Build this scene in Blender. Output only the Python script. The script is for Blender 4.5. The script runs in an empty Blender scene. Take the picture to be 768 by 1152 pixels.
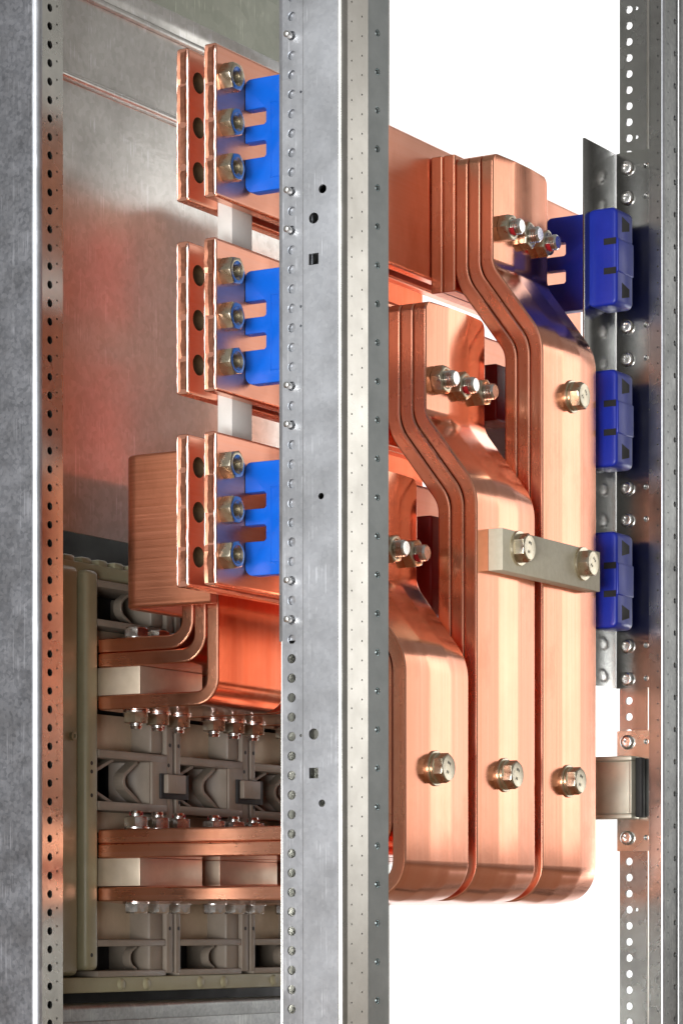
import bpy, bmesh, math, random
from mathutils import Vector, Matrix
random.seed(7)
sc = bpy.context.scene
C = sc.collection
# ------------------------------------------------------------------ units
# All lengths below are millimetres in a frame whose origin is the camera: X runs along the
# busbars (away to the right), Y towards the back of the cabinet, Z up.  M() turns that into metres.
OX, OY, OZ = 1650.0, 1000.0, 300.0
def M(p): return Vector(((p[0]-OX)/1000, (p[1]-OY)/1000, (p[2]+OZ)/1000))
# ------------------------------------------------------------------ camera
TH = math.radians(31)
cam = bpy.data.objects.new('camera', bpy.data.cameras.new('camera')); C.objects.link(cam)
cam.location = M((0, 0, 0))
cam.rotation_euler = (math.pi/2, 0, -(math.pi/2 - TH))
cam.data.sensor_fit = 'HORIZONTAL'; cam.data.sensor_width = 36
cam.data.lens = 3272/768*36
cam.data.shift_y = 469/768
cam.data.clip_start = 0.05; cam.data.clip_end = 60
sc.camera = cam
# ------------------------------------------------------------------ world and lamps (studio)
w = bpy.data.worlds.new('World'); sc.world = w; w.use_nodes = True
w.node_tree.nodes['Background'].inputs[0].default_value = (1.0, .955, .91, 1)
w.node_tree.nodes['Background'].inputs[1].default_value = 0.25
VD = Vector((math.cos(TH), math.sin(TH), 0)); VR = Vector((math.sin(TH), -math.cos(TH), 0))
def area(name, pos, target, sx, sy, radiance, col=(1, 1, 1), spread=180):
    l = bpy.data.lights.new(name, 'AREA'); l.shape = 'RECTANGLE'; l.size = sx; l.size_y = sy
    l.energy = radiance*math.pi*sx*sy; l.color = col; l.spread = math.radians(spread)
    o = bpy.data.objects.new(name, l); C.objects.link(o)
    o.location = pos; o.rotation_euler = (Vector(target)-Vector(pos)).to_track_quat('-Z', 'Y').to_euler()
    return o
SUB = M((1850, 1020, 300))
RD = Vector((math.cos(TH), -math.sin(TH), 0)); LD = Vector((-math.cos(TH), math.sin(TH), 0))
# two lamps that wash the white backdrop, standing beside the picture and turned to the wall
WALLC = M((0, 0, 350)) + VD*3.9
area('backdrop_lamp_right', WALLC - VD*.62 + VR*1.2 + Vector((0, 0, .2)), WALLC + VR*.85 + Vector((0, 0, .2)), .9, 2.2, 5.6)
area('backdrop_lamp_left', WALLC - VD*.62 - VR*1.2 + Vector((0, 0, .2)), WALLC - VR*.85 + Vector((0, 0, .2)), .9, 2.2, 5.6)
# softboxes
def rp(D, z):                     # a point the fronts of the copper droppers face by reflection
    v = Vector((1840, -968, 0)).normalized(); return M((1840+v.x*D, 968+v.y*D, z))
area('softbox_right', rp(3100, 740), M((1840, 968, 640)), 1.7, 1.4, 1.10, (1.0, .98, .96))
area('strip_light_right', rp(3000, 740), M((1840, 968, 640)), .36, 1.36, 1.10, (1.0, .98, .95))
area('softbox_left', SUB + Vector((-1.9, -.15, .35)), SUB, .8, 1.3, 4.6, (.97, .985, 1.0))
area('softbox_front', M((0, 0, 0)) + VD*.15 - VR*.46 + Vector((0, 0, -.12)), SUB - VR*.1, .7, .3, 40.0, (.97, .98, 1.0))
sc.cycles.glossy_bounces = 8; sc.cycles.max_bounces = 12
vs = sc.view_settings
vs.view_transform = 'Standard'; vs.look = 'None'; vs.exposure = 0; vs.gamma = 1; vs.use_curve_mapping = False

# ------------------------------------------------------------------ materials
def newmat(name):
    m = bpy.data.materials.new(name); m.use_nodes = True
    nt = m.node_tree; b = nt.nodes['Principled BSDF']
    return m, nt, b
def N(nt, t, **kw):
    n = nt.nodes.new(t)
    for k, v in kw.items():
        if k in n.inputs: n.inputs[k].default_value = v
        else: setattr(n, k, v)
    return n
def mixcol(nt, fac, a, b):
    n = nt.nodes.new('ShaderNodeMix'); n.data_type = 'RGBA'
    nt.links.new(fac, n.inputs[0])
    n.inputs[6].default_value = (*a, 1); n.inputs[7].default_value = (*b, 1)
    return n.outputs[2]
def maprange(nt, v, a, b, c, d):
    n = nt.nodes.new('ShaderNodeMapRange'); n.inputs[1].default_value = a; n.inputs[2].default_value = b
    n.inputs[3].default_value = c; n.inputs[4].default_value = d
    nt.links.new(v, n.inputs[0]); return n.outputs[0]
def noise(nt, vec, scale, detail=3, rough=.55):
    n = N(nt, 'ShaderNodeTexNoise', Scale=scale, Detail=detail, Roughness=rough)
    nt.links.new(vec, n.inputs['Vector']); return n.outputs[0]
def coords(nt, kind, scale=(1, 1, 1)):
    t = nt.nodes.new('ShaderNodeTexCoord'); mp = nt.nodes.new('ShaderNodeMapping')
    mp.inputs['Scale'].default_value = scale
    nt.links.new(t.outputs[kind], mp.inputs[0]); return mp.outputs[0]
def bump(nt, b, h, strength, dist=.001):
    n = N(nt, 'ShaderNodeBump', Strength=strength, Distance=dist)
    nt.links.new(h, n.inputs['Height']); nt.links.new(n.outputs[0], b.inputs['Normal']); return n
def copper(name, c0, c1, rmin, rmax, streak=1.0, kind='UV', broad=70, fine_=420):
    m, nt, b = newmat(name)
    b.inputs['Metallic'].default_value = 1
    st = noise(nt, coords(nt, kind, (3.5, fine_, fine_)), 1.0, 4, .6)     # drawing marks along the bar
    st2 = noise(nt, coords(nt, kind, (1.2, broad, broad)), 1.0, 3, .5)
    sm = noise(nt, coords(nt, 'Object'), 16, 4, .6)                   # handling marks
    fine = noise(nt, coords(nt, 'Object'), 420, 2, .5)
    add = N(nt, 'ShaderNodeMath', operation='ADD'); nt.links.new(st, add.inputs[0]); nt.links.new(st2, add.inputs[1])
    f = maprange(nt, add.outputs[0], .65, 1.35, 0, 1)
    base = mixcol(nt, f, c0, c1)
    ox = nt.nodes.new('ShaderNodeMix'); ox.data_type = 'RGBA'                       # brown handling and heat marks
    nt.links.new(maprange(nt, noise(nt, coords(nt, 'Object', (1, 1, .5)), 22, 6, .68), .52, .78, 0, .55), ox.inputs[0])
    nt.links.new(base, ox.inputs[6]); ox.inputs[7].default_value = (c0[0]*.72, c0[1]*.58, c0[2]*.5, 1)
    nt.links.new(ox.outputs[2], b.inputs['Base Color'])
    r1 = maprange(nt, sm, .3, .75, rmin, rmax)
    r2 = N(nt, 'ShaderNodeMath', operation='MULTIPLY_ADD'); nt.links.new(st, r2.inputs[0]); r2.inputs[1].default_value = .08*streak
    nt.links.new(r1, r2.inputs[2]); nt.links.new(r2.outputs[0], b.inputs['Roughness'])
    h = N(nt, 'ShaderNodeMath', operation='MULTIPLY_ADD'); nt.links.new(fine, h.inputs[0]); h.inputs[1].default_value = .12
    nt.links.new(st, h.inputs[2])
    bump(nt, b, h.outputs[0], .035*streak, .0006)
    return m
COP = copper('drawn_copper', (.87, .325, .185), (.94, .445, .30), .08, .17)
COPP = copper('bright_burr_copper', (.93, .56, .44), (.97, .68, .58), .16, .26, 1, 'Object')
COPB = copper('busbar_copper', (.90, .385, .245), (.95, .48, .345), .28, .40)
HOLE = None
COPE = copper('copper_edge', (.88, .36, .21), (.95, .47, .32), .18, .30)
COPD = copper('tarnished_copper', (.82, .32, .18), (.91, .44, .30), .16, .30)
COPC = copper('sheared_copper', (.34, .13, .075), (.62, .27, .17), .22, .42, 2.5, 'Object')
COPS = copper('sawn_copper', (.66, .24, .125), (.85, .36, .22), .18, .30, 5.0, 'UV', 500, 1500)
def steel(name, c0, c1, rmin, rmax, spangle=0, metallic=1, scale=60, scratch=0, specks=0):
    m, nt, b = newmat(name)
    b.inputs['Metallic'].default_value = metallic
    ob = coords(nt, 'Object')
    n1 = noise(nt, ob, scale, 5, .65)
    f = n1
    if spangle:
        v = N(nt, 'ShaderNodeTexVoronoi', Scale=spangle); nt.links.new(ob, v.inputs['Vector'])
        sep = nt.nodes.new('ShaderNodeSeparateColor'); nt.links.new(v.outputs['Color'], sep.inputs[0])
        a = N(nt, 'ShaderNodeMath', operation='MULTIPLY_ADD'); nt.links.new(sep.outputs[0], a.inputs[0]); a.inputs[1].default_value = .45
        nt.links.new(n1, a.inputs[2]); f = maprange(nt, a.outputs[0], .3, 1.0, 0, 1)
    else: f = maprange(nt, n1, .3, .7, 0, 1)
    base = mixcol(nt, f, c0, c1)
    if spangle:
        sx = nt.nodes.new('ShaderNodeMix'); sx.data_type = 'RGBA'
        s0 = noise(nt, coords(nt, 'Object', (700, 700, 9)), 1, 2); s1 = noise(nt, coords(nt, 'Object', (60, 60, 60)), 1, 3)
        pr = N(nt, 'ShaderNodeMath', operation='MULTIPLY'); nt.links.new(s0, pr.inputs[0]); nt.links.new(s1, pr.inputs[1])
        nt.links.new(maprange(nt, pr.outputs[0], .33, .43, 0, .9), sx.inputs[0])
        nt.links.new(base, sx.inputs[6]); sx.inputs[7].default_value = (min(1, c1[0]*1.35), min(1, c1[1]*1.35), min(1, c1[2]*1.35), 1); base = sx.outputs[2]
    nt.links.new(base, b.inputs['Base Color'])
    nt.links.new(maprange(nt, noise(nt, ob, scale*.35, 4, .6), .3, .7, rmin, rmax), b.inputs['Roughness'])
    if scratch:
        s1 = noise(nt, coords(nt, 'Object', (900, 900, 14)), 1, 2)
        a = N(nt, 'ShaderNodeMath', operation='ADD'); nt.links.new(s1, a.inputs[0])
        mp = coords(nt, 'Object', (60, 60, 500)); nt.links.new(noise(nt, mp, 1, 2), a.inputs[1])
        bump(nt, b, a.outputs[0], scratch, .0004)
    else: bump(nt, b, noise(nt, ob, scale*9, 3, .6), .02, .0006)
    return m
ZINC = steel('zinc_plated_steel', (.53, .55, .58), (.64, .66, .69), .36, .52, 420)
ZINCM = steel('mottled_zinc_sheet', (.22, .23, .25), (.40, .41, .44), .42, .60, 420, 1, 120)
ZINCS = steel('smooth_zinc_strip', (.50, .50, .46), (.62, .61, .56), .20, .34)
PART = steel('rolled_zinc_sheet', (.62, .61, .57), (.80, .79, .75), .12, .26, 240, .62, 34, .07)
WEB = steel('bright_front_web', (.70, .68, .62), (.80, .78, .72), .26, .38, 0, 1, 60)
COOL = steel('cool_zinc_flange', (.56, .61, .61), (.68, .73, .73), .3, .42, 0, 1, 60)
RSTEEL = steel('grey_right_strip', (.33, .33, .32), (.42, .42, .41), .2, .32, 0, 1, 60)
PARTG = steel('passivated_zinc_sheet', (.40, .42, .35), (.50, .52, .44), .36, .5, 90, 1, 40, .10)
BRKT = steel('polished_bracket_steel', (.30, .30, .29), (.38, .38, .365), .16, .26, 0, 1, 40)
BOLT = steel('yellow_passivated_bolt', (.58, .51, .36), (.76, .70, .57), .24, .38, 0, 1, 300)
BOLTS = steel('bright_bolt_steel', (.72, .71, .68), (.85, .84, .82), .18, .30, 0, 1, 300)
TIN = steel('tinned_terminal', (.60, .50, .37), (.72, .62, .48), .40, .52, 0, .8, 60)
BRASS = steel('tan_plated_plate', (.60, .48, .33), (.72, .59, .43), .36, .5, 0, .25, 50)
RAILM = steel('dull_zinc_rail', (.52, .50, .40), (.64, .62, .51), .4, .55, 0, .6, 50)
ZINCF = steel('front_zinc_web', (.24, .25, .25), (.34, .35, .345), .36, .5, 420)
BORE = steel('dark_drilled_bore', (.10, .06, .03), (.16, .10, .05), .4, .55, 0, .6, 200)  # dark brown for the walls of the drilled holes
def plastic(name, c0, c1, rough, scale=60, bumpy=.05):
    m, nt, b = newmat(name)
    ob = coords(nt, 'Object')
    nt.links.new(mixcol(nt, maprange(nt, noise(nt, ob, scale, 4, .6), .3, .7, 0, 1), c0, c1), b.inputs['Base Color'])
    nt.links.new(maprange(nt, noise(nt, ob, scale*.6, 3), .3, .7, rough-.06, rough+.08), b.inputs['Roughness'])
    bump(nt, b, noise(nt, ob, 900, 2), bumpy, .0004)
    return m
BLUE_SHADED = plastic('shaded_blue_moulding', (.010, .028, .36), (.016, .038, .45), .33, 40)  # same plastic as the near supports, far-end shade put into its colour
REDP = plastic('dark_red_fill', (.22, .004, .004), (.30, .008, .006), .4)
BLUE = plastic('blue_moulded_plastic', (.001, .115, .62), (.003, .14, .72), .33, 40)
OLIVE = plastic('olive_grey_moulding', (.26, .24, .145), (.30, .28, .175), .42)
TAUPE = plastic('taupe_moulding', (.205, .168, .128), (.25, .208, .162), .45)
DARK = plastic('dark_interior', (.012, .012, .012), (.02, .02, .02), .6)  # near-black colour standing in for shade in gaps, slots and recesses
GPO = plastic('beige_glass_laminate', (.66, .62, .46), (.74, .70, .54), .50, 260)
WHITE = plastic('white_spacer_laminate', (.70, .69, .64), (.76, .75, .70), .5, 90)
RED = plastic('red_thread_mark', (.45, .01, .02), (.55, .02, .03), .45)
BACK = plastic('white_backdrop_paper', (.86, .86, .86), (.88, .88, .88), .9, 3, 0)
FLOORM = plastic('brown_unseen_floor', (.30, .20, .13), (.36, .25, .17), .6, 3, 0)  # unseen floor, its brown chosen to warm reflections in the copper
MARK = plastic('stamped_mark', (.05, .05, .05), (.08, .08, .08), .5)

# ------------------------------------------------------------------ mesh helpers (coordinates in mm)
LOC = {}
def finish(name, bm, mat, origin, ang=.62):
    bmesh.ops.recalc_face_normals(bm, faces=bm.faces[:])
    for f in bm.faces: f.smooth = True
    for e in bm.edges:
        e.smooth = len(e.link_faces) == 2 and e.calc_face_angle(0) < ang
    o = Vector(origin)
    for v in bm.verts: v.co = (v.co - o)/1000
    me = bpy.data.meshes.new(name); bm.to_mesh(me); bm.free()
    me.materials.append(mat)
    if mat in (COP, COPB): me.materials.append(COPE)
    if mat is COPB: me.materials.append(BORE)
    elif mat is COPD: me.materials.append(COPE)
    return me
def thing(name, label, cat, loc, group=None):
    o = bpy.data.objects.new(name, None); C.objects.link(o); o.empty_display_size = .02
    o.location = M(loc); LOC[o.name] = Vector(loc)
    o['label'] = label; o['category'] = cat
    if group: o['group'] = group
    return o
def part(name, bm, mat, parent, ang=.62):
    o = bpy.data.objects.new(name, finish(name, bm, mat, LOC[parent.name], ang)); C.objects.link(o)
    o.parent = parent; LOC[o.name] = LOC[parent.name]; return o
def place(name, me, parent, pos):
    o = bpy.data.objects.new(name, me); C.objects.link(o); o.parent = parent
    o.location = (Vector(pos) - LOC[parent.name])/1000; LOC[o.name] = Vector(pos); return o
def single(name, bm, mat, label, cat, loc, group=None, kind=None):
    o = bpy.data.objects.new(name, finish(name, bm, mat, loc)); C.objects.link(o); o.location = M(loc); LOC[o.name] = Vector(loc)
    if kind: o['kind'] = kind
    if label: o['label'] = label
    if cat: o['category'] = cat
    if group: o['group'] = group
    return o
def copy_tree(o, parent=None):
    c = o.copy(); C.objects.link(c); c.parent = parent
    for ch in [x for x in o.children]: copy_tree(ch, c)
    return c
def dup(o, shift, label):
    c = copy_tree(o); c.location = o.location + Vector(shift)/1000; c['label'] = label
    return c
def box(bm, lo, hi, bev=0, seg=2):
    t = bmesh.new()
    bmesh.ops.create_cube(t, size=1)
    for v in t.verts:
        v.co = Vector([lo[i] + (v.co[i]+.5)*(hi[i]-lo[i]) for i in range(3)])
    if bev: bmesh.ops.bevel(t, geom=t.edges[:], offset=bev, segments=seg, profile=.5, affect='EDGES')
    merge(bm, t)
def merge(bm, t):
    mp = {}
    uvt = t.loops.layers.uv.active
    for v in t.verts: mp[v] = bm.verts.new(v.co)
    for f in t.faces:
        try: bm.faces.new([mp[v] for v in f.verts])
        except ValueError: pass
    t.free()
AX = {'-Y': ((1, 0, 0), (0, 0, 1), (0, -1, 0)), '+Y': ((1, 0, 0), (0, 0, 1), (0, 1, 0)), '-X': ((0, 1, 0), (0, 0, 1), (-1, 0, 0)),
      '+Z': ((1, 0, 0), (0, 1, 0), (0, 0, 1)), '-Z': ((1, 0, 0), (0, 1, 0), (0, 0, -1)), '+X': ((0, 1, 0), (0, 0, 1), (1, 0, 0))}
def rings(bm, c, ax, prof, n=24, cap0=True, cap1=True, rot=0):
    """stack of rings; prof = [(radius or f(angle), height), ...] along the axis"""
    u, v, d = (Vector(q) for q in AX[ax]); c = Vector(c); prev = None
    for r, h in prof:
        ring = []
        for k in range(n):
            a = 2*math.pi*k/n
            rr = r(a) if callable(r) else r
            ring.append(bm.verts.new(c + u*math.cos(a+rot)*rr + v*math.sin(a+rot)*rr + d*h))
        if prev is None:
            if cap0: bm.faces.new(ring)
        else:
            for k in range(n): bm.faces.new((prev[k], prev[(k+1) % n], ring[(k+1) % n], ring[k]))
        prev = ring
    if cap1: bm.faces.new(prev)
def hexr(af): return lambda a: af/2/math.cos((a + math.pi/6) % (math.pi/3) - math.pi/6)
def minr(f, r): return lambda a: min(f(a), r)
def bolt_head_mesh(name, ax, af=18, h=7.5, mat=BOLT):
    bm = bmesh.new(); hx = hexr(af)
    rings(bm, (0, 0, 0), ax, [(hx, 0), (hx, h-1.4), (minr(hx, af*.535), h-.7), (af*.475, h), (af*.44, h-.15)], 24, rot=math.radians(11))
    return finish(name, bm, mat, (0, 0, 0))
def washer_mesh(name, ax, r0, r, h, mat=BOLT):
    bm = bmesh.new()
    rings(bm, (0, 0, 0), ax, [(r0, 0), (r-.3, 0), (r, .3), (r, h-.3), (r-.3, h), (r0, h), (r0, 0)], 32, False, False)
    return finish(name, bm, mat, (0, 0, 0))
def nut_mesh(name, ax, af=18, h=10, hole=5.2, mat=BOLT, rot=0):
    bm = bmesh.new(); hx = hexr(af)
    pr = [(minr(hx, af*.535), 0), (hx, .8), (hx, h-1.0), (minr(hx, af*.53), h-.4), (af*.47, h), (hole+1.1, h), (hole+.2, h-1.0)]
    zz = h-1.0
    while zz > 1.2:
        pr += [(hole-.7, zz-.6), (hole+.1, zz-1.2)]; zz -= 1.2
    rings(bm, (0, 0, 0), ax, pr, 24, True, True, rot)
    return finish(name, bm, mat, (0, 0, 0))
def thread_mesh(name, ax, r, l, mat=BOLTS):
    bm = bmesh.new(); pr = []; z = 0
    while z < l-2.0:
        pr += [(r, z), (r, z+.45), (r-1.25, z+1.05), (r-1.25, z+1.25)]; z += 1.9
    pr += [(r-.2, z), (r-.6, z+.5), (r-1.3, l), (r-2, l)]
    rings(bm, (0, 0, 0), ax, pr, 28)
    return finish(name, bm, mat, (0, 0, 0), .35)
def torx_mesh(name, ax, r=5.6, h=3.6, mat=BOLTS):
    bm = bmesh.new(); star = lambda a: 2.3 + .55*math.cos(6*a)
    rings(bm, (0, 0, 0), ax, [(r, 0), (r, h*.45), (r*.9, h*.8), (r*.72, h*.98), (r*.6, h), (star, h), (star, h-2.2)], 36)
    return finish(name, bm, mat, (0, 0, 0))
# sheet metal: flat strip in plan from p0 to p1, with real holes
def sheet(bm, p0, p1, z0, z1, t, cols, side=1):
    p0 = Vector((p0[0], p0[1], 0)); p1 = Vector((p1[0], p1[1], 0)); L = (p1-p0).length; e = (p1-p0)/L
    nn = Vector((e.y, -e.x, 0))*side            # points to the back of the sheet
    P = lambda u, z, d: p0 + e*u + nn*d + Vector((0, 0, z))
    def quad(u0, u1, a, b):
        if b - a < 1e-6: return
        for d in (0, t): bm.faces.new([bm.verts.new(P(*q, d)) for q in ((u0, a), (u1, a), (u1, b), (u0, b))])
    for (u0, u1, holes) in cols:
        z = z0; holes = sorted(holes)
        for i, (zc, r, kind, uc) in enumerate(holes):
            lo = (holes[i-1][0]+zc)/2 if i else z0; hi = (holes[i+1][0]+zc)/2 if i+1 < len(holes) else z1
            a = max(lo, zc - max(r*1.7, 4)); b = min(hi, zc + max(r*1.7, 4))
            quad(u0, u1, z, a); z = b
            ang = [k*math.pi/8+.001 for k in range(16)] + [math.atan2(y-zc, x-uc) % (2*math.pi) for x in (u0, u1) for y in (a, b)]
            if kind == 's': ang += [math.pi/4 + k*math.pi/2 for k in range(4)]
            ang = sorted(set(round(q, 5) for q in ang)); F = []; B = []
            for q in ang:
                cq, sq = math.cos(q), math.sin(q)
                tt = min([((u1 if cq > 0 else u0)-uc)/cq if abs(cq) > 1e-6 else 1e9, ((b if sq > 0 else a)-zc)/sq if abs(sq) > 1e-6 else 1e9])
                rr = r/max(abs(cq), abs(sq)) if kind == 's' else r
                out = (uc+cq*tt, zc+sq*tt); inn = (uc+cq*rr, zc+sq*rr)
                F.append((bm.verts.new(P(*out, 0)), bm.verts.new(P(*inn, 0)))); B.append((bm.verts.new(P(*out, t)), bm.verts.new(P(*inn, t))))
            n = len(ang)
            for k in range(n):
                j = (k+1) % n
                bm.faces.new((F[k][0], F[j][0], F[j][1], F[k][1])); bm.faces.new((B[k][0], B[j][0], B[j][1], B[k][1]))
                bm.faces.new((F[k][1], F[j][1], B[j][1], B[k][1]))
        quad(u0, u1, z, z1)
    for u in (cols[0][0], cols[-1][1]):
        bm.faces.new([bm.verts.new(P(u, a, d)) for a, d in ((z0, 0), (z1, 0), (z1, t), (z0, t))])
    for z in (z0, z1):
        bm.faces.new([bm.verts.new(P(a, z, d)) for a, d in ((cols[0][0], 0), (cols[-1][1], 0), (cols[-1][1], t), (cols[0][0], t))])
    bmesh.ops.remove_doubles(bm, verts=bm.verts[:], dist=.002)
def profile(bm, pts, z0, z1, t, side=1):
    """open folded sheet profile extruded in Z"""
    P = [Vector((p[0], p[1], 0)) for p in pts]; out = []
    for i, p in enumerate(P):
        a = (P[i]-P[i-1]).normalized() if i else (P[1]-P[0]).normalized()
        b = (P[i+1]-P[i]).normalized() if i+1 < len(P) else a
        m = (a+b).normalized(); nn = Vector((m.y, -m.x, 0))*side
        out.append(p + nn*t/max(.3, m.dot(a)))
    loop = P + out[::-1]; lo = [bm.verts.new(p + Vector((0, 0, z0))) for p in loop]; hi = [bm.verts.new(p + Vector((0, 0, z1))) for p in loop]
    n = len(loop)
    for k in range(n): bm.faces.new((lo[k], lo[(k+1) % n], hi[(k+1) % n], hi[k]))
    m = len(P)
    for k in range(m-1):
        for q in (lo, hi): bm.faces.new((q[k], q[k+1], q[n-2-k], q[n-1-k]))
def arc(c, r, a0, a1, n=6):
    return [(c[0]+r*math.cos(math.radians(a0+(a1-a0)*k/n)), c[1]+r*math.sin(math.radians(a0+(a1-a0)*k/n))) for k in range(n+1)]
# copper bar: rounded rectangle swept along a bent path
def fillet(pts, rad, seg=8):
    out = [Vector(pts[0])]
    for i in range(1, len(pts)-1):
        p, a, b = Vector(pts[i]), Vector(pts[i-1]), Vector(pts[i+1])
        r = rad[i] if isinstance(rad, (list, tuple)) else rad
        d0 = (a-p).normalized(); d1 = (b-p).normalized(); ang = d0.angle(d1)
        tl = r/math.tan(ang/2)
        s, e = p+d0*tl, p+d1*tl
        bis = (d0+d1).normalized(); cc = p + bis*(r/math.sin(ang/2))
        v0, v1 = s-cc, e-cc
        for k in range(seg+1):
            q = v0.lerp(v1, k/seg).normalized()*r
            tt = k/seg; th = v0.angle(v1)
            q = (v0*math.sin((1-tt)*th) + v1*math.sin(tt*th))/math.sin(th)
            out.append(cc+q)
    out.append(Vector(pts[-1])); return out
def sweep(bm, path, w0, w1, th, mapf, r=1.6, crown=0, nw=12, endr=.5, topr=0):
    """path: 2D centre line; width from w0 to w1; thickness th about the centre line"""
    path = [Vector(p) for p in path]
    # subdivide nothing; compute cross-section
    cs = []
    def corner(cw, cn, a0):
        for k in range(4):
            a = math.radians(a0 + 30*k); cs.append((cw+r*math.cos(a), cn+r*math.sin(a)))
    h = th/2
    crw = lambda q: min(1, (1-abs(2*q-1))/.66)     # drawn bars: flat middle, faintly tapering shoulders
    cs.append((w0+r+.35, -h))
    for k in range(1, nw):
        q = k/nw; wv = w0+r+(w1-w0-2*r)*q; cs.append((wv, -h - crown*crw(q)))
    cs.append((w1-r-.35, -h)); corner(w1-r, -h+r, -90); cs.append((w1, -h+r+.35)); cs.append((w1, h-r-.35)); corner(w1-r, h-r, 0); cs.append((w1-r-.35, h))
    for k in range(1, nw):
        q = 1-k/nw; cs.append((w0+r+(w1-w0-2*r)*q, h + crown*crw(q)))
    cs.append((w0+r+.35, h)); corner(w0+r, h-r, 90); cs.append((w0, h-r-.35)); cs.append((w0, -h+r+.35)); corner(w0+r, -h+r, 180)
    n = len(cs); uv = bm.loops.layers.uv.verify()
    per = [0]
    for k in range(n): per.append(per[-1] + math.dist(cs[k], cs[(k+1) % n]))
    prev = None; S = 0; m = len(path); frames = []
    for i, p in enumerate(path):
        a = (path[i]-path[i-1]).normalized() if i else (path[1]-path[0]).normalized()
        b = (path[i+1]-path[i]).normalized() if i+1 < m else a
        t = (a+b).normalized(); nn = Vector((-t.y, t.x))/max(.5, t.dot(a))
        frames.append((p, nn, t))
    wc = (w0+w1)/2
    secs = [(frames[0], 0, endr)] + [(f, 0, 0) for f in frames[1:-1]] + [(frames[-1], 0, endr)]
    sections = []
    f0 = frames[0]; fl = frames[-1]
    if topr:
        for kk in range(8):
            a = math.pi/2*kk/7; dd = topr*(1-math.sin(a)); ii = topr*(1-math.cos(math.pi/2-a))
            dd, ii = topr*(1-math.cos(a)), topr*(1-math.sin(a))
            sections.append((f0[0]+f0[2]*dd, f0[1], -ii if ii > 1e-6 else 0, dd))
    else:
        sections.append((f0[0], f0[1], endr, 0)); sections.append((f0[0]+f0[2]*endr, f0[1], 0, endr))
    S = 0
    for i in range(1, m-1):
        S += (path[i]-path[i-1]).length; sections.append((path[i], frames[i][1], 0, S))
    S += (path[-1]-path[-2]).length
    sections.append((fl[0]-fl[2]*endr, fl[1], 0, S-endr)); sections.append((fl[0], fl[1], endr, S))
    first = None
    for p, nn, ins, s in sections:
        ring = []
        for (wv, nv) in cs:
            if ins < 0: wv = wc + (wv-wc)*(1 + ins/((w1-w0)/2))
            elif ins:
                wv = wv + (ins if wv < wc else -ins); nv = nv*(h-ins)/h
            q = p + nn*nv
            ring.append(bm.verts.new(mapf(q.x, q.y, wv)))
        if prev:
            for k in range(n):
                f = bm.faces.new((prev[0][k], prev[0][(k+1) % n], ring[(k+1) % n], ring[k]))
                wm = (cs[k][0]+cs[(k+1) % n][0])/2
                if wm < w0+.7*r or wm > w1-.7*r: f.material_index = 1
                for lp, (uu, vv) in zip(f.loops, ((prev[1], per[k]), (prev[1], per[k+1]), (s, per[k+1]), (s, per[k]))):
                    lp[uv].uv = (uu/1000, vv/1000)
        else: first = ring
        prev = (ring, s)
    bm.faces.new(first); bm.faces.new(prev[0])
YZ = lambda a, b, w: Vector((w, a, b))       # path in (Y, Z), width along X
XY = lambda a, b, w: Vector((a, b, w))       # path in (X, Y), width along Z

# ------------------------------------------------------------------ setting: white studio sweep
FLOOR = -OZ
bm = bmesh.new()
sw = [(2.95, 0)] + [(3.3+.6*math.sin(math.radians(a)), .6-.6*math.cos(math.radians(a))) for a in range(0, 91, 10)] + [(3.9, 4.2)]
prev = None
for d, h in sw:
    row = []
    for k in range(-3, 4):
        p = VD*d*1000 + VR*k*500
        row.append(bm.verts.new((p.x, p.y, FLOOR + 4 + h*1000)))
    if prev:
        for k in range(6): bm.faces.new((prev[k], prev[k+1], row[k+1], row[k]))
    prev = row
single('backdrop', bm, BACK, None, None, (1900, 1100, FLOOR), kind='structure')
bm = bmesh.new()
bm.faces.new([bm.verts.new((1850+a*3500, 1000+b*3500, FLOOR)) for a, b in ((-1, -1), (1, -1), (1, 1), (-1, 1))])
single('unseen_floor', bm, FLOORM, None, None, (1850, 1000, FLOOR), kind='structure')

# ------------------------------------------------------------------ frame posts
ZB, ZT = FLOOR, 820
def holes(u, r, pitch, phase, lo=-110, hi=760, kind='c', skip=()):
    out = []; k = math.ceil((lo-phase)/pitch)
    while phase + k*pitch < hi:
        z = phase + k*pitch
        if not any(abs(z-s) < pitch*.45 for s in skip): out.append((z, r, kind, u))
        k += 1
    return out
# middle (front left) post
post = thing('frame_post', 'light grey galvanised post with perforated strip in the middle, before the busbars', 'frame post', (1600, 970, FLOOR), 'posts of the cabinet frame')
XM = 1580.0
bm = bmesh.new(); W1 = 995.3-979.2
sheet(bm, (XM+2.6, 995.3), (XM+2.6, 979.2), ZB, ZT, 1.2, [(0, W1-4.2, holes(W1-9, 3.05, 12.5, 585.67)), (W1-4.2, W1, [(585.67-12.5*k+.5, .9, 'c', W1-2) for k in (4, 15, 16, 37, 52)])], -1)
part('perforated_strip', bm, ZINC, post)
bm = bmesh.new(); W2 = 977.8-952
ph = [(453.3, 3.6, 'c', 977.8-970), (427.2, 3.6, 's', 977.8-970), (471.1, 2.9, 'c', 977.8-963.4), (124.1, 3.6, 'c', 977.8-970), (99.2, 3.4, 's', 977.8-970), (79.8, 2.4, 'c', 977.8-963.9), (275.5, 2.1, 'c', 977.8-964.5)]
sheet(bm, (XM, 977.8), (XM, 952), ZB, ZT, 2, [(0, W2, ph)], -1)
part('side_web', bm, ZINC, post)
bm = bmesh.new()
profile(bm, [(XM+2.8, 979.0), (XM+.6, 978.5), (XM, 977.8)], ZB, ZT, 1, -1)
profile(bm, arc((XM+4.5, 952), 4.5, 180, 270, 8), ZB, ZT, 2, -1)
part('folded_corner', bm, ZINCS, post)
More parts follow.
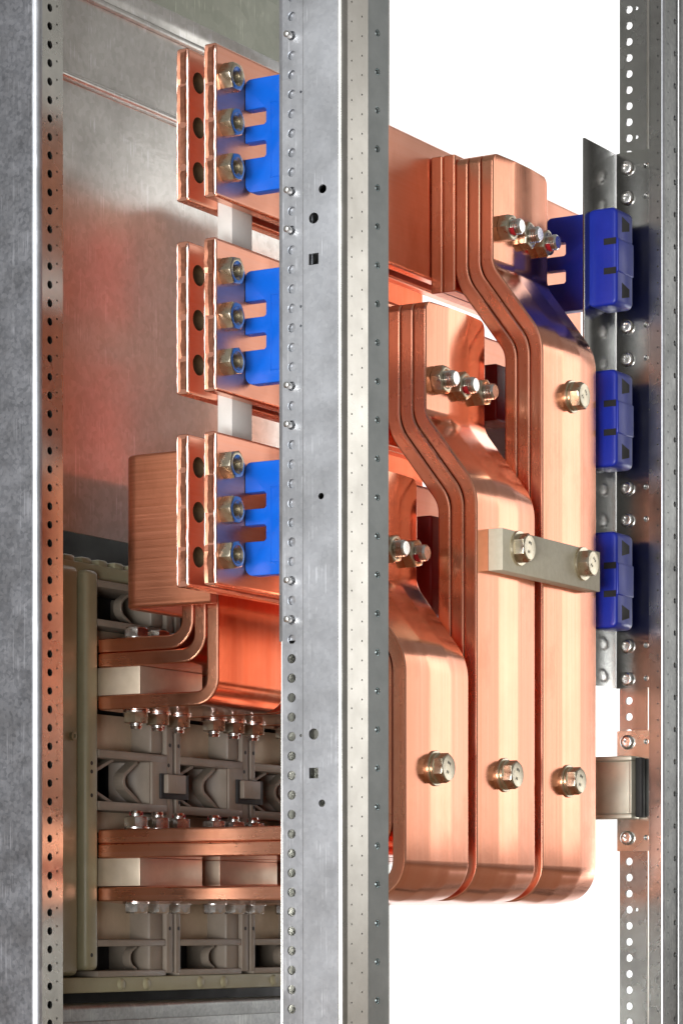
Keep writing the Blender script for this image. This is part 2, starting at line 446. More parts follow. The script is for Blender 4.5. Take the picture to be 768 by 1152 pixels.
bm = bmesh.new()
sheet(bm, (XM+4.5, 947.5), (1610, 947.5), ZB, ZT, 2, [(0, 9, holes(5, .7, 12.5, 590.2)), (9, 25.5, holes(18, .7, 12.5, 584.2))], -1)
part('front_web', bm, WEB, post)
bm = bmesh.new()
sheet(bm, (1610, 949), (1631, 944.5), ZB, ZT, 2, [(0, 21.47, holes(11, 2.3, 25, 578.5))], -1)
sheet(bm, (1611, 951.4), (1631, 947.2), ZB, ZT, .8, [(0, 20, [])], -1)
part('perforated_flange', bm, COOL, post)
bm = bmesh.new()
profile(bm, [(1631, 947), (1633, 1002), (1612, 1004), (1598, 1002), (1588, 997)], ZB, ZT, 2, 1)
part('inner_web', bm, ZINCS, post)
# rear left post
post = thing('frame_post', 'dark mottled grey post with a row of oval holes at the left edge', 'frame post', (1600, 1230, FLOOR), 'posts of the cabinet frame')
XL = 1571.0
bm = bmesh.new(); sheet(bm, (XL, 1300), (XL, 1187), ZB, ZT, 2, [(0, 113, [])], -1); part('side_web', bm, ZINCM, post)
bm = bmesh.new(); profile(bm, arc((XL+5, 1187), 5, 180, 270, 8), ZB, ZT, 2, -1); part('folded_corner', bm, ZINC, post)
bm = bmesh.new()
sheet(bm, (XL+5, 1182), (1598.3, 1182), ZB, ZT, 2, [(0, 13, holes(8.4, 2.75, 12.5, 623.3)), (13, 22.3, holes(16.5, .8, 12.5, 626.5))], -1)
part('perforated_strip', bm, ZINCS, post)
bm = bmesh.new(); profile(bm, [(1598.3, 1182.4), (1598.3, 1200), (1580, 1204), (1576, 1300)], ZB, ZT, 1.5, 1); part('inner_web', bm, ZINCS, post)
# front right post
post = thing('frame_post', 'grey perforated post at the right edge, carrying the blue-block bracket', 'frame post', (2065, 960, FLOOR), 'posts of the cabinet frame')
bm = bmesh.new(); W = 980.5-955
sheet(bm, (2052, 980.5), (2052, 955), ZB, ZT, 2, [(0, 12, holes(8.0, 2.95, 12.5, 714.6)), (12, W, [(714.6-25*k*4, 1.4, 'c', 14.5) for k in range(8)])], -1)
part('perforated_strip', bm, RSTEEL, post)
bm = bmesh.new()
profile(bm, [(2052, 954.6), (2058, 954), (2058, 952.4), (2047.8, 952.4)], ZB, ZT, 1.2, 1)
part('groove', bm, RSTEEL, post)
bm = bmesh.new(); box(bm, (2050.6, 955.1, ZB), (2052, 956.4, ZT), .2); part('edge_lip', bm, WEB, post)
bm = bmesh.new(); box(bm, (2051.2, 952.8, ZB), (2053, 954.3, ZT)); part('groove_shade', bm, DARK, post)  # solid dark strip standing in for the shadow in the groove
bm = bmesh.new()
sheet(bm, (2047.6, 952.2), (2047.6, 943), ZB, ZT, 1.6, [(0, 9.2, holes(6.2, .7, 12.5, 711))], -1); box(bm, (2050.2, 943.5, ZB), (2050.9, 952, ZT)); part('inner_flange', bm, RSTEEL, post)
bm = bmesh.new(); profile(bm, arc((2049.6, 943), 2, 180, 270, 5), ZB, ZT, 1.5, -1); part('folded_corner', bm, ZINC, post)
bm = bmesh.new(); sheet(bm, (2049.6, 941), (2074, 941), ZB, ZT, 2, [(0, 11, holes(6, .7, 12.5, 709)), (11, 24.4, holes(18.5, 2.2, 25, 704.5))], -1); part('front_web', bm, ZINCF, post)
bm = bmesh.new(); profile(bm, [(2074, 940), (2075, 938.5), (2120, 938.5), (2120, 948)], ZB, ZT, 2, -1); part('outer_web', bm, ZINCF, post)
# rear right post
post = thing('frame_post', 'narrow far post with see-through holes peeking out behind the middle post', 'frame post', (2045, 1200, FLOOR), 'posts of the cabinet frame')
bm = bmesh.new(); sheet(bm, (2030, 1190), (2056.6, 1190), ZB, ZT, 2, [(0, 16, []), (16, 26.6, holes(21.5, 2.7, 12.5, 711))], -1); part('perforated_strip', bm, ZINCS, post)
bm = bmesh.new(); profile(bm, [(2030, 1190.2), (2030, 1228), (2050, 1240)], ZB, ZT, 2, -1); part('side_web', bm, ZINC, post)

# ------------------------------------------------------------------ partition behind the busbars
t = thing('partition_sheet', 'scratched zinc partition reflecting the copper, behind the left busbar ends', 'partition', (1820, 1228, 282))
bm = bmesh.new(); box(bm, (1596, 1228, 282), (2046, 1230, 664)); part('panel', bm, PART, t)
bm = bmesh.new()
rings(bm, (1596, 1227.6, 604.5), '+X', [(3.6, 0), (3.6, 450)], 20); part('bead', bm, PART, t)
bm = bmesh.new(); box(bm, (1596, 1224, 664.2), (2046, 1230, 668), .8); box(bm, (1596, 1227, 669.5), (2046, 1230, 686), .8); part('folded_edge', bm, PART, t)
bm = bmesh.new(); box(bm, (1596, 1230.5, 660), (2046, 1232, 900))
single('upper_sheet', bm, PARTG, 'greenish zinc sheet above the partition, at the top of the picture', 'sheet', (1820, 1231, 660))
# ------------------------------------------------------------------ bottom rail
t = thing('cross_rail', 'grey zinc rail running under the circuit breaker', 'rail', (1820, 1226, -300))
bm = bmesh.new(); box(bm, (1598, 1219, -100), (2046, 1245, -54), 4, 4); part('tube', bm, ZINCF, t)
bm = bmesh.new(); box(bm, (1598, 1216.5, -100), (2046, 1218.8, -66), .6); part('lip', bm, ZINCF, t)

# ------------------------------------------------------------------ busbars
BUSB = (485.3, 356.4, 227.8)
YF = 1062.4
def bus_mesh_front():
    bm = bmesh.new(); sweep(bm, [(1607.8, YF+5), (2150, YF+5)], 0, 102, 10, XY, 2.0, 0, 6, .4); return bm
def bus_with_holes():
    bm = bmesh.new(); sweep(bm, [(1607.8, YF+27), (2150, YF+27)], 0, 102, 10, XY, 2.0, 0, 6, .4)
    a = bpy.data.objects.new('a', finish('a', bm, COPB, (0, 0, 0))); C.objects.link(a)
    cb = bmesh.new()
    for zz in (21, 51, 81): rings(cb, (1619.3, YF+10, zz), '+Y', [(7, 0), (7, 40)], 28)
    b = bpy.data.objects.new('b', finish('b', cb, BORE, (0, 0, 0))); C.objects.link(b)
    md = a.modifiers.new('m', 'BOOLEAN'); md.object = b; md.operation = 'DIFFERENCE'; md.solver = 'EXACT'
    dg = bpy.context.evaluated_depsgraph_get()
    me = bpy.data.meshes.new_from_object(a.evaluated_get(dg))
    out = bmesh.new(); out.from_mesh(me)
    for v in out.verts: v.co *= 1000
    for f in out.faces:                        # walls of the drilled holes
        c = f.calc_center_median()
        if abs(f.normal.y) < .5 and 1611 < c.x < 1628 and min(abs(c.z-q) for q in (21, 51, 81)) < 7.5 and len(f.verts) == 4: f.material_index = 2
    bpy.data.objects.remove(a); bpy.data.objects.remove(b)
    return out
def cut_face(y0, seed):
    rnd = random.Random(seed); bm = bmesh.new()
    zs = [1.5, 24+rnd.uniform(-3, 3), 50+rnd.uniform(-3, 3), 76+rnd.uniform(-3, 3), 100.5]
    for i in range(4):
        d = rnd.uniform(.5, 1.5); a, b = y0+.9+rnd.uniform(0, .5), y0+9.3-rnd.uniform(0, .7)
        n = 7; rows = []
        for k in range(n):
            zz = zs[i]+.15 + (zs[i+1]-zs[i]-.3)*k/(n-1); j0, j1 = rnd.uniform(-.35, .35), rnd.uniform(-.6, .6)
            e = .6 if k in (0, n-1) else 0
            rows.append([bm.verts.new((1608.1, a-.25, zz)), bm.verts.new((1607.8-d*1.3+e, a+.5+j0*.6, zz)), bm.verts.new((1607.8-d*.5+e, a+2+j0, zz)), bm.verts.new((1607.8-d*.45+e, b-2.4+j1, zz)), bm.verts.new((1607.8-d*1.2+e, b-.5+j1*.4, zz)), bm.verts.new((1608.1, b+.2, zz))])
        for k in range(n-1):
            for q in range(5): bm.faces.new((rows[k][q], rows[k][q+1], rows[k+1][q+1], rows[k+1][q]))
        bm.faces.new(rows[0]); bm.faces.new(rows[-1])
    return bm
NUT = nut_mesh('hex_nut', '-Y', 17.2, 9.8, 5.4, BOLT, math.radians(30))
lv = ('top', 'middle', 'bottom')
for i, zb in enumerate(BUSB):
    for back in (0, 1):
        lab = ('copper busbar of the %s level, front bar with three hex nuts' if not back else 'copper busbar of the %s level, rear bar with three open holes') % lv[i]
        t = thing('copper_busbar', lab, 'busbar', (1800, YF+5+22*back, zb), 'pairs of horizontal copper busbars')
        if i == 0:
            bm = bus_with_holes() if back else bus_mesh_front()
            for v in bm.verts: v.co.z += zb
            bo = part('bar', bm, COPB, t)
            if back: rear_me = bo.data
            else: front_me = bo.data
        else:
            bo = place('bar', rear_me if back else front_me, t, LOC[t.name])
        bm = cut_face(YF+22*back, 11*i+back)
        for v in bm.verts: v.co.z += zb
        part('sheared_end', bm, COPC, t, .22)
        rb = random.Random(5*i+back); bm = bmesh.new(); y0 = YF+22*back
        for yy, wd in ((y0+1.0, 1.25), (y0+9.1, .7)):              # bright rolled burr along both long edges
            pv = None
            for kk in range(27):
                zz = zb+1.5+99*kk/26; rr = wd*rb.uniform(.65, 1.2); cy = yy+rb.uniform(-.25, .25); ring = []
                if kk in (0, 26): rr *= .4
                for q in range(8):
                    a = 2*math.pi*q/8; ring.append(bm.verts.new((1607.6+rr*.9*math.cos(a), cy+rr*math.sin(a), zz)))
                if pv:
                    for q in range(8): bm.faces.new((pv[q], pv[(q+1) % 8], ring[(q+1) % 8], ring[q]))
                pv = ring
        part('burr', bm, COPP, t)
        if not back:
            for zz in (20.5, 50.5, 80.5): place('hex_nut', NUT, t, (1618.5, YF-.05, zb+zz)).rotation_euler = (0, random.uniform(-.25, .25), 0)
# white spacer between the bars
bm = bmesh.new(); box(bm, (1642, YF+10.2, 240), (1667, YF+21.8, 570), .4)
single('spacer_strip', bm, WHITE, 'white vertical laminate strip between the front and rear busbars', 'spacer', (1654, YF+16, 240))

# ------------------------------------------------------------------ blue busbar supports
def comb(bm, x0, x1, yb, ye, zb):
    """plate standing on the busbar face, two slots open towards the bar, rounded corners"""
    za, zc = zb+9, zb+85.5
    sl = [(zb+32, zb+43), (zb+54, zb+65)]; ys = yb-16.5; out = []
    def rc(cy, cz, r, a0, a1):
        for k in range(6):
            a = math.radians(a0+(a1-a0)*k/5); out.append((cy+r*math.cos(a), cz+r*math.sin(a)))
    out += [(ye, za)]; rc(yb-6, za+6, 6, 270, 360)
    for lo, hi in sl: out += [(yb, lo), (ys+1.4, lo), (ys, lo+1.4), (ys, hi-1.4), (ys+1.4, hi), (yb, hi)]
    rc(yb-4, zc-4, 4, 0, 90); out += [(ye, zc)]
    tb = bmesh.new()
    f = tb.faces.new([tb.verts.new((x1, y, z)) for y, z in out])
    r = bmesh.ops.extrude_face_region(tb, geom=[f])
    for v in r['geom']:
        if isinstance(v, bmesh.types.BMVert): v.co.x = x0
    ed = [e for e in tb.edges if all(abs(v.co.x-x0) < .01 for v in e.verts)]
    bmesh.ops.bevel(tb, geom=ed, offset=.9, segments=2, profile=.5, affect='EDGES')
    merge(bm, tb)
BLK = {BUSB[0]: (475, 549.5), BUSB[1]: (352, 426), BUSB[2]: (229, 302.5)}
def support(x0, zb, lab, far):
    t = thing('busbar_support', lab, 'busbar support', (x0+5, 1030, zb), 'far blue supports on the bracket' if far else 'blue supports clamped on the near busbar ends')
    BL = BLUE_SHADED if far else BLUE
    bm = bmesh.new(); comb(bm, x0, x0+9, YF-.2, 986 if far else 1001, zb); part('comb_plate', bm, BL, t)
    if far:
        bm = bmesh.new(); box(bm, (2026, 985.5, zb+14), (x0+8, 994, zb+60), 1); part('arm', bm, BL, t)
    if far:
        # block in front of the bracket: rounded body, two clip slots, a lighter tongue and two end pockets
        bx0, bx1, by0, by1, b0, b1 = 2002.0, 2031.0, 959.0, 986.0, *BLK[zb]
        bm = bmesh.new(); tb = bmesh.new(); out = []
        def rc(cy, cz, r, a0, a1):
            for k in range(7):
                a = math.radians(a0+(a1-a0)*k/6); out.append((cy+r*math.cos(a), cz+r*math.sin(a)))
        rc(by0+5, b0+5, 5, 180, 270); rc(by1-8, b0+8, 8, 270, 360); rc(by1-8, b1-8, 8, 0, 90); rc(by0+5, b1-5, 5, 90, 180)
        out_ = out
        f = tb.faces.new([tb.verts.new((bx0, y, z)) for y, z in out_])
        r = bmesh.ops.extrude_face_region(tb, geom=[f])
        for v in r['geom']:
            if isinstance(v, bmesh.types.BMVert): v.co.x = bx1
        ed = [e for e in tb.edges if abs(e.verts[0].co.x-e.verts[1].co.x) < .01]
        bmesh.ops.bevel(tb, geom=ed, offset=2.2, segments=3, profile=.5, affect='EDGES')
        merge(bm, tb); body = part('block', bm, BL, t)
        for zz in (b0+23.5, b1-28.5):
            bm = bmesh.new(); box(bm, (bx0-.15, by0+.8, zz), (bx0+1, by0+11, zz+5)); part('clip_slot', bm, DARK, body)
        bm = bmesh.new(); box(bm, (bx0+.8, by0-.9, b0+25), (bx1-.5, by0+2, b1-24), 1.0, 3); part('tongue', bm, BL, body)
        for za, zc in ((b0+6, b0+18), (b1-18, b1-6)):
            bm = bmesh.new()
            for q in ([(bx0+9, za), (bx0+22, za+3), (bx0+22, zc-3), (bx0+9, zc)],):
                tb = bmesh.new(); f = tb.faces.new([tb.verts.new((x, by0-.12, z)) for x, z in q]); r = bmesh.ops.extrude_face_region(tb, geom=[f])
                for v in r['geom']:
                    if isinstance(v, bmesh.types.BMVert): v.co.y = by0+.6
                merge(bm, tb)
            part('pocket', bm, DARK, body)
    else:
        bm = bmesh.new()
        ya, yb_, z0, z1 = YF-20.5, YF-33, zb+17, zb+68
        for a, b, c_, d in ((ya-.7, ya, z0, z1), (yb_, ya, z1-.7, z1), (yb_, ya, z0, z0+.7)):
            box(bm, (x0-.35, a, c_), (x0+.3, b, d), .15, 1)
        part('raised_border', bm, BLUE, t)
    return t
for i, zb in enumerate(BUSB):
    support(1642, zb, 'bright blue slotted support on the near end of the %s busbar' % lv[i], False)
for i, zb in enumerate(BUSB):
    support(2088, zb, 'shade-darkened blue support block on the far bracket, %s of three' % ('topmost', 'middle', 'lowest')[i], True)

# ------------------------------------------------------------------ brackets
TORX = torx_mesh('torx_screw', '-X')
t = thing('angle_bracket', 'polished steel angle bracket with screws behind the far blue blocks', 'bracket', (2030, 982, 186))
bm = bmesh.new(); box(bm, (1994, 982, 186.6), (2051.5, 984, 603), .5); part('rear_flange', bm, BRKT, t)
bm = bmesh.new(); W = 981.5-951.5
scz = (590.6, 567.2, 467.3, 441.8, 341.8, 317, 219.2, 193.7)
sheet(bm, (2049.2, 981.8), (2049.2, 953.4), 186.6, 603, 2, [(0, 28.4, [(z, 2.6, 'c', 26) if False else (z, 2.2, 'c', 25.2) for z in scz])], -1)
part('front_flange', bm, BRKT, t)
for z in scz: place('torx_screw', TORX, t, (2049.1, 972.3, z))
t = thing('angle_bracket', 'zinc bracket strip closing the upper holes behind the middle post', 'bracket', (1600, 990, 185))
bm = bmesh.new(); box(bm, (XM+5.0, 974, 185), (XM+6.6, 999.2, 760), .3); part('front_flange', bm, ZINC, t)
bm = bmesh.new(); box(bm, (XM+6.7, 997.2, 185), (1650, 999.2, 760), .3); part('rear_flange', bm, ZINC, t)
PIN = bmesh.new(); rings(PIN, (0, 0, 0), '-X', [(2.1, -1), (2.1, 5.2), (1.7, 5.8), (.9, 6.1)], 16); PIN = finish('screw_tip', PIN, BOLTS, (0, 0, 0))
for y in (38.2, 213, 258, 435, 478, 654.5, 697):
    z0 = (1045-y)/1.757; z0 = 585.67 + round((z0-585.67)/12.5)*12.5
    place('screw_tip', PIN, t, (XM+2, 995.3-(W1-9)+.6, z0))
t = thing('joining_plate', 'small zinc plate with two screws low on the right post', 'plate', (2050, 968, 60))
bm = bmesh.new()
sheet(bm, (2049.4, 981.5), (2049.4, 953.4), 60, 153.5, 1.8, [(0, 28.1, [(z, 2.2, 'c', 25) for z in (144.7, 70.3)])], -1); part('plate', bm, ZINCS, t)
for z in (144.7, 70.3): place('torx_screw', TORX, t, (2049.3, 972.3, z))
t = thing('side_rail', 'pale zinc rail end with recessed panel beside the lower dropper bars', 'rail', (2042, 1000, 85))
bm = bmesh.new(); box(bm, (2034, 962, 84.8), (2049, 1000, 88.5), .8); box(bm, (2034, 962, 129.5), (2049, 1000, 133.2), .8)
box(bm, (2034, 996.3, 88.6), (2049, 1000, 129.4), .8); box(bm, (2034, 962, 88.6), (2049, 964, 129.4), .4); part('rim', bm, RAILM, t)
bm = bmesh.new(); box(bm, (2037, 964.2, 88.7), (2040, 996.2, 129.3), .3); part('panel', bm, RAILM, t)
bm = bmesh.new(); box(bm, (2040, 1000.2, 86), (2048, 1186, 132), 1); part('tube', bm, RAILM, t)
bm = bmesh.new(); box(bm, (2041, 956.6, 86), (2047, 961.8, 132), .4); part('end_gap', bm, DARK, t)

# ------------------------------------------------------------------ dropper stacks
HEAD = bolt_head_mesh('bolt_head', '-Y'); WSH = washer_mesh('washer', '-Y', 6, 12.2, 2.6); WSH2 = washer_mesh('spring_washer', '-Y', 6, 10.6, 2.2)
NUT2 = nut_mesh('hex_nut', '-Y', 18, 8.5, 6.0, BOLT, math.radians(20)); THR = thread_mesh('threaded_end', '-Y', 5.9, 16.5)
SHK = bmesh.new(); rings(SHK, (0, 0, 0), '-Y', [(4, 0), (4, 6)], 16); SHK = finish('shank', SHK, BOLTS, (0, 0, 0))
mk = bmesh.new()
for dx, dz in ((-2.6, 3.2), (-1.0, 3.4), (.6, 3.1), (-2.2, -3.4), (-.4, -3.2)):
    box(mk, (dx, -.06, dz-1.1), (dx+.45, .05, dz+1.1)); box(mk, (dx, -.06, dz-.2), (dx+1.0, .05, dz+.25))
MK = finish('stamped_mark', mk, MARK, (0, 0, 0))
def front_bolt(parent, x, y, z, turn=0):
    w_ = place('washer', WSH, parent, (x, y, z)); b_ = place('bolt', HEAD, parent, (x, y-4.6, z))
    s_ = place('spring_washer', WSH2, b_, (x, y-2.6, z)) if False else place('spring_washer', WSH2, parent, (x, y-2.6, z))
    b_.rotation_euler = (0, turn, 0)
    k = place('stamped_mark', MK, b_, (x, y-4.6-7.45, z))
    return b_
def dropper(xp, zt, k1, k2, lab, zbus):
    t = thing('dropper_stack', lab, 'copper dropper', (xp+44, 1000, 19), 'three stacks of bent copper droppers')
    yt, yl, zb = 1009.4, 968.3, 19.5
    d = Vector((yl-yt, k2-k1)).normalized(); nrm = Vector((-d.y, d.x))     # points to the back
    if nrm.x < 0: nrm = -nrm
    for k in range(3):
        o = 10.6*k + 5.0; ob = (0, 31, 41.3)[k] + 5.0
        p1, p2 = Vector((yt, k1))+nrm*o, Vector((yl, k2))+nrm*o
        def at(Y): return p1.y + (p2.y-p1.y)*(Y-p1.x)/(p2.x-p1.x)
        pts = [(yt+o, zt), (yt+o, at(yt+o)), (yl+o, at(yl+o)), (yl+o, zb+ob), (1221.5, zb+ob)]
        rr = 22 if k == 0 else 16
        path = fillet(pts, [0, 24+5*k, 34-5*k, rr, 0], 12)
        full = [path[0]]
        for a, b in zip(path, path[1:]):                # a few extra rings on the long straights
            n = max(1, int((b-a).length/60))
            for q in range(1, n+1): full.append(a.lerp(b, q/n))
        bm = bmesh.new(); sweep(bm, full, xp, xp+89, 10.2, YZ, 1.3, .0 if k else 1.6, 6 if k else 44, .8, 6.5)
        part('bent_bar', bm, COP, t, .5)
    for k in (3, 4):
        bm = bmesh.new(); y = yt + 10.6*k + 5
        sweep(bm, [(y, zbus-11), (y, zbus+91)], xp, xp+89, 10.2, YZ, 1.3, 0, 6, .6); part('packing_bar', bm, COPD, t)
    for q, dx in enumerate((15, 44.5, 74)):
        n_ = place('hex_nut', NUT2, t, (xp+dx, yt-.6, zbus+34.5)); n_.rotation_euler = (0, random.uniform(-.5, .5), 0); th = place('threaded_end', THR, t, (xp+dx, yt-.2, zbus+34.5))
        if (q + int(xp)) % 2 == 0:
            bm = bmesh.new(); c = Vector((xp+dx, yt-9.0, zbus+34.5)); m0 = None
            for kk in range(7):                                    # smear of red paint under the thread
                a = math.radians(195 + 14*kk); u = Vector((math.cos(a)*6.15, 0, math.sin(a)*6.15)); v0, v1 = bm.verts.new(c+u), bm.verts.new(c+u+Vector((0, -3.4, 0)))
                if m0: bm.faces.new((m0[0], v0, v1, m0[1]))
                m0 = (v0, v1)
            part('thread_mark', bm, RED, t)
    bm = bmesh.new(); rs = random.Random(int(xp))                  # worn stamping down the left of the top face
    for g in range(11):
        z0 = zt-9-g*3.6
        for st in range(3):
            a = rs.uniform(0, 1.6); b = rs.uniform(0, 1.8)
            if rs.random() < .5: box(bm, (xp+6+a, yt-.28, z0-b-.35), (xp+6+a+1.6, yt-.2, z0-b))
            else: box(bm, (xp+6+a, yt-.28, z0-2.4), (xp+6+a+.4, yt-.2, z0-b*.3))
    part('worn_stamping', bm, COPE, t)
    front_bolt(t, xp+38, yl-.6, 109.3, .3)
    return t
dA = dropper(1694.5, 316.5, 241, 186.5, 'shortest bent copper dropper stack, next to the middle post', BUSB[2])
dB = dropper(1795.5, 445.5, 365, 310.5, 'middle bent copper dropper stack, between the shortest and the tallest', BUSB[1])
dC = dropper(1896.5, 573.5, 490, 434.5, 'tallest bent copper dropper stack, right beside the blue blocks', BUSB[0])
front_bolt(dC, 1940.5, 967.7, 395.5, .9)
# red blocks built for the unidentified dark red areas between the stacks
for xa, za, zb2, lab in ((1960, 388, 431, 'dark red block in the gap left of the tallest dropper'), (1859, 230, 303, 'dark red block in the gap beside the shortest dropper')):
    bm = bmesh.new(); box(bm, (xa, 1040, za), (xa+36, YF-.3, zb2), 1.5, 3)
    single('red_block', bm, REDP, lab, 'insulating block', (xa+18, 1051, za))  # insulating role assumed, the dark red areas are unidentified
# clamp
t = thing('clamp_strip', 'beige laminate clamp strip bolted across the two taller droppers', 'clamp strip', (1888, 962, 252))
bm = bmesh.new(); box(bm, (1810.6, 955.8, 252.3), (1966.5, 967.4, 282), .5); part('strip', bm, GPO, t)
W2M = washer_mesh('washer', '-Y', 6, 12.5, 2.2)
for x in (1834, 1936):
    place('washer', W2M, t, (x, 955.8, 270)); b_ = place('bolt', HEAD, t, (x, 953.6, 270)); place('stamped_mark', MK, b_, (x, 953.6-7.45, 270))
    b_.rotation_euler = (0, .2 if x < 1900 else .7, 0)

# ------------------------------------------------------------------ upper terminal connectors and link
HEADU = bolt_head_mesh('bolt_head', '+Z', 16, 6.6, BOLTS); NUTD = nut_mesh('hex_nut', '-Z', 16, 7.5, 5, BOLT)
THRD = thread_mesh('threaded_end', '-Z', 4.9, 11.5); WZ = washer_mesh('washer', '+Z', 5, 9.6, 1.6, BOLTS); WZD = washer_mesh('washer', '-Z', 5, 9.6, 1.6, BOLTS)
HEADD = bolt_head_mesh('bolt_head', '-Z', 16, 6.6, BOLTS); NUTU = nut_mesh('hex_nut', '+Z', 16, 7.5, 5, BOLTS); THRU = thread_mesh('threaded_end', '+Z', 4.9, 11.5)
ban = bmesh.new(); rings(ban, (0, 0, 0), '-Z', [(4.9, 0), (5.05, .1), (5.05, 2.6), (4.9, 2.7)], 24, False, False); bmesh.ops.delete(ban, geom=[f for f in ban.faces if f.calc_center_median().x + .4*f.calc_center_median().y < 1.5], context='FACES'); BAN = finish('thread_mark', ban, RED, (0, 0, 0))
ban = bmesh.new(); rings(ban, (0, 0, 0), '+Z', [(4.9, 0), (5.05, .1), (5.05, 2.6), (4.9, 2.7)], 24, False, False); bmesh.ops.delete(ban, geom=[f for f in ban.faces if f.calc_center_median().x + .4*f.calc_center_median().y < 0], context='FACES'); BANU = finish('thread_mark', ban, RED, (0, 0, 0))
def riser(xp, lab, ztop=322):
    t = thing('riser_stack', lab, 'copper riser', (xp+44, 1160, 156), 'L-shaped copper risers on the upper terminals')
    for k in range(3):
        z = (156.5, 187.0, 197.4)[k] + 5; y = 1118.4 + 10.5*k + 5
        path = fillet([(1221.5, z), (y, z), (y, ztop)], [0, 14 if k == 0 else 15, 0], 10)
        bm = bmesh.new(); sweep(bm, path, xp, xp+89, 10, YZ, 1.3, .2 if k == 0 else 0, 8, .8); part('bent_bar', bm, COPD if k else COP, t, .5)
    for q, dx in enumerate((17, 44, 71)):
        place('washer', WZ, t, (xp+dx, 1200, 207.5)); place('bolt', HEADU, t, (xp+dx, 1200, 209.1))
        place('washer', WZD, t, (xp+dx, 1200, 156.3)); place('hex_nut', NUTD, t, (xp+dx, 1200, 154.7))
        th = place('threaded_end', THRD, t, (xp+dx, 1200, 154.6))
        if q == 1: place('thread_mark', BAN, th, (xp+dx, 1200, 146.6))
    return t
rA = riser(1694.5, 'L-shaped copper riser stack nearest the left post, above the breaker terminals')
dup(rA, (101, 0, 0), 'L-shaped copper riser stack on the middle pole, behind the nearest riser')
riser(1896.5, 'L-shaped copper riser stack on the farthest pole, tallest, behind the middle post', 572)
# bolts of the lower terminals belong to the droppers
for xp, t in ((1694.5, dA), (1795.5, dB), (1896.5, dC)):
    for q, dx in enumerate((17, 44, 71)):
        c = (xp+dx, 1200)
        place('washer', WZD, t, (*c, 19.1)); place('bolt', HEADD, t, (*c, 17.5))
        place('washer', WZ, t, (*c, 71.3)); place('hex_nut', NUTU, t, (*c, 72.9)); th = place('threaded_end', THRU, t, (*c, 73.0))
        if q != 1: place('thread_mark', BANU, th, (*c, 81.0))
# link plate behind the bottom busbar
bm = bmesh.new()
path = fillet([(1685, 1116), (1685, 1187), (1990, 1187)], [0, 9, 0], 8)
sweep(bm, path, 226, 334, 9, XY, 2.0, 0, 8, .6)
t = thing('link_plate', 'brown sawn-grained copper link plate behind the bottom busbar end', 'link plate', (1690, 1150, 226))
part('bent_bar', bm, COPS, t)
bm = bmesh.new(); box(bm, (1680.3, 1062, 222.5), (1692, 1117, 226.5), .5); part('lower_edge', bm, COPD, t) if False else bm.free()

# ------------------------------------------------------------------ circuit breaker
br = thing('circuit_breaker', 'olive and taupe three-pole circuit breaker body behind the copper terminals', 'circuit breaker', (1830, 1260, -46))
YB = 1219.0
bm = bmesh.new(); box(bm, (1600, 1268, -60), (2040, 1330, 300), 2); part('rear_housing', bm, DARK, br)  # near-black housing, also standing in for shade in the gaps around it
bm = bmesh.new(); box(bm, (1600, YB+6, -34), (1677.5, YB+46, 258), 5, 4); part('side_panel', bm, OLIVE, br)
bm = bmesh.new(); box(bm, (1679, YB+1, -30), (1694.3, YB+46, 256), 4, 4); part('edge_panel', bm, OLIVE, br)
for zz in (-20, 90, 250):
    pass
SCR = bmesh.new(); rings(SCR, (0, 0, 0), '-Y', [(3.2, 0), (3.2, 2.4), (1.6, 2.6), (1.4, 1.2)], 18); SCR = finish('peg', SCR, OLIVE, (0, 0, 0))
place('peg', SCR, br, (1668, YB+6, 136.5))
DOT = bmesh.new(); rings(DOT, (0, 0, 0), '-Y', [(1.5, -.4), (1.5, .12)], 14); DOT = finish('screw_hole', DOT, DARK, (0, 0, 0))
for z in (-19, 95, 112, 118): place('screw_hole', DOT, br, (1685, YB+1, z))
bm = bmesh.new(); box(bm, (1600, YB+9, 250), (2040, YB+48, 262), 1.5)
for k in range(22):
    x = 1606+20*k; box(bm, (x, YB+10, 260), (x+12, YB+46, 266.3), 2)
part('top_rim', bm, OLIVE, br)
bm = bmesh.new(); box(bm, (1600, YB+3, -46), (2040, YB+48, -35), 1.2)
part('bottom_rim', bm, OLIVE, br)
CONE = bmesh.new(); rings(CONE, (0, 0, 0), '-Y', [(4.6, 0), (3.4, 1.4), (2.6, 1.8)], 18); CONE = finish('moulded_bump', CONE, OLIVE, (0, 0, 0))
HCONE = CONE
PITCH = 103.0
def bx(bm, u0, u1, z0, z1, y0, y1, x0, bev=.8): box(bm, (x0+u0, YB+y0, z0), (x0+u1, YB+y1, z1), bev)
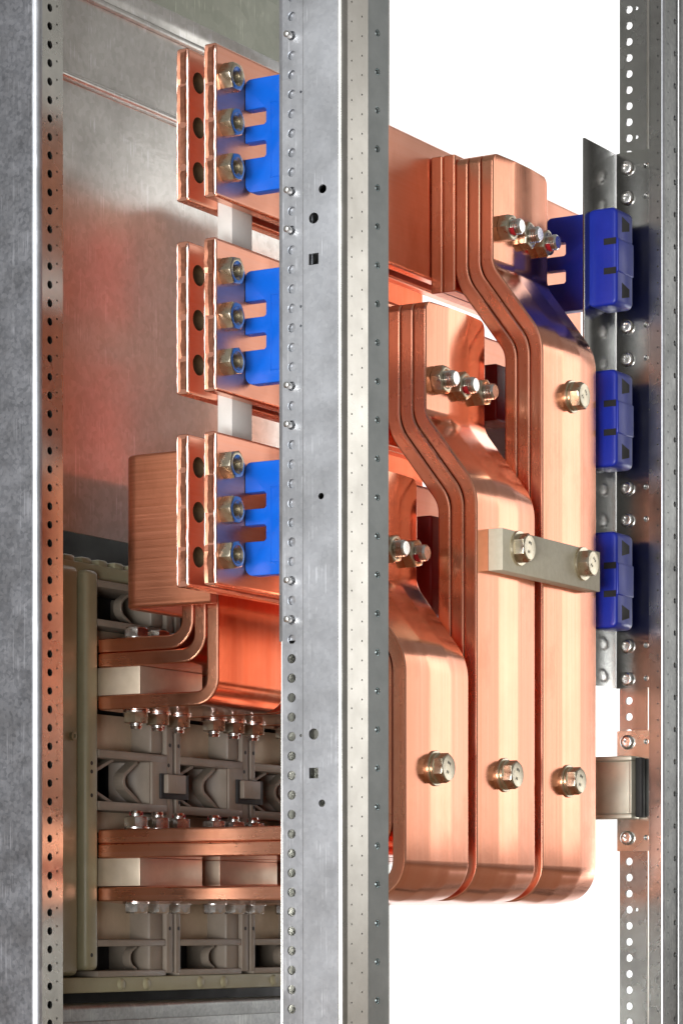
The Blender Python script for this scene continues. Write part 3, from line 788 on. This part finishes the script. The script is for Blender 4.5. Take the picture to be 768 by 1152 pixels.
for p in range(3):
    x0 = 1694 + PITCH*p
    bm = bmesh.new()
    # vertical ribs either side of the pole gap
    bx(bm, 86, 94.5, -33, 248, 1.5, 48, x0); bx(bm, 98.2, 104.5, -33, 248, 1.5, 48, x0)
    # middle frame: bands, right block
    bx(bm, .2, 86.2, 122.5, 128.5, 1, 40, x0); bx(bm, .2, 86.2, 85, 91.5, 1, 40, x0); bx(bm, 67, 86.4, 85.5, 128, 1.2, 48, x0)
    # lower and upper shelves and end bands
    bx(bm, .2, 86.2, -13, -8, 2, 46, x0); bx(bm, .2, 86.2, -35, -30.5, 2, 46, x0)
    bx(bm, .2, 86.2, 217, 222, 2, 46, x0); bx(bm, .2, 86.2, 245, 250, 2, 46, x0)
    po = part('pole_frame', bm, TAUPE, br)
    # dark pole gap
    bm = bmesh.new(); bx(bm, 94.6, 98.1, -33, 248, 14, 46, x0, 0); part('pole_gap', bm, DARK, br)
    # rounded pillars on the right of each pocket
    for za, zc in ((-33, 19), (71, 85), (128.6, 155), (222, 245)):
        bm = bmesh.new(); bx(bm, 70 if za > 0 else 68, 85.9, za, zc, 4, 46, x0, 3); part('pillar', bm, TAUPE, br)
    # tan plates in the pockets
    for za, zc in ((-8, 20), (70, 85), (128.6, 156), (206, 217)):
        bm = bmesh.new(); bx(bm, 0, 70, za, zc, 22, 26, x0, .2); part('pocket_plate', bm, BRASS, br)
    # V-shaped and arched ribs inside the windows
    def rib(pts, th, y0, y1, mat=TAUPE, nm='rib'):
        b_ = bmesh.new(); pth = fillet([(a+x0, b) for a, b in pts], 7, 6) if len(pts) > 2 else [Vector((a+x0, b)) for a, b in pts]
        sweep(b_, pth, YB+y0, YB+y1, th, lambda a, b, w: Vector((a, w, b)), .5, 0, 2, .2); part(nm, b_, mat, br)
    rib([(58, 122), (34, 107.5), (62, 91.5)], 3, 8, 17); rib([(28, 122.5), (-1, 111)], 2.6, 8, 17); rib([(-2, 101), (26, 91)], 2.6, 8, 17)
    rib([(60, -13.5), (40, -21), (60, -30)], 2, 10, 17); rib([(52, 245), (32, 234), (56, 222)], 2, 10, 17)
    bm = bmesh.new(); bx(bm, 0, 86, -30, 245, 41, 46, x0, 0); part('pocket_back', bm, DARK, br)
    # curved pale wall at the right of the middle window
    bm = bmesh.new(); sweep(bm, [Vector((x0+66.5, YB+3)), Vector((x0+65.5, YB+12)), Vector((x0+61, YB+22)), Vector((x0+52, YB+30))], 91.6, 122.4, 1.5, XY, .3, 0, 2, .1); part('curved_wall', bm, TAUPE, br)
    # square plug over the pole gap in a dark recess
    bm = bmesh.new(); bx(bm, 76, 112 if p < 2 else 104, 96, 114.5, -.6, 1.6, x0, .2); rec = part('plug_recess', bm, DARK, br)
    bm = bmesh.new(); bx(bm, 79.5, 103, 100, 114, -4.5, .8, x0, .8); bx(bm, 90.5, 91.2, 105, 109.5, -4.7, -4.3, x0, 0); part('plug', bm, TAUPE, br)
    for u, z in ((90.2, 136), (101.5, 136), (88.5, 121), (102.5, 94), (90.2, 0), (101.5, 0)): place('screw_hole', DOT, br, (x0+u, YB+1.5, z))
    # terminal blocks and terminal beds
    for za, zc in ((30.2, 50.3), (166.8, 186.8)):
        bm = bmesh.new(); bx(bm, 2, 82, za, zc, -33, 30, x0, .6); part('terminal_block', bm, TIN, br)
    bm = bmesh.new(); bx(bm, 0, 86, 140, 156, 6, 30, x0, .4) if False else None
    bm.free()
    for u in (30, 62):
        place('moulded_bump', HCONE, br, (x0+u, YB+3, -40.6))
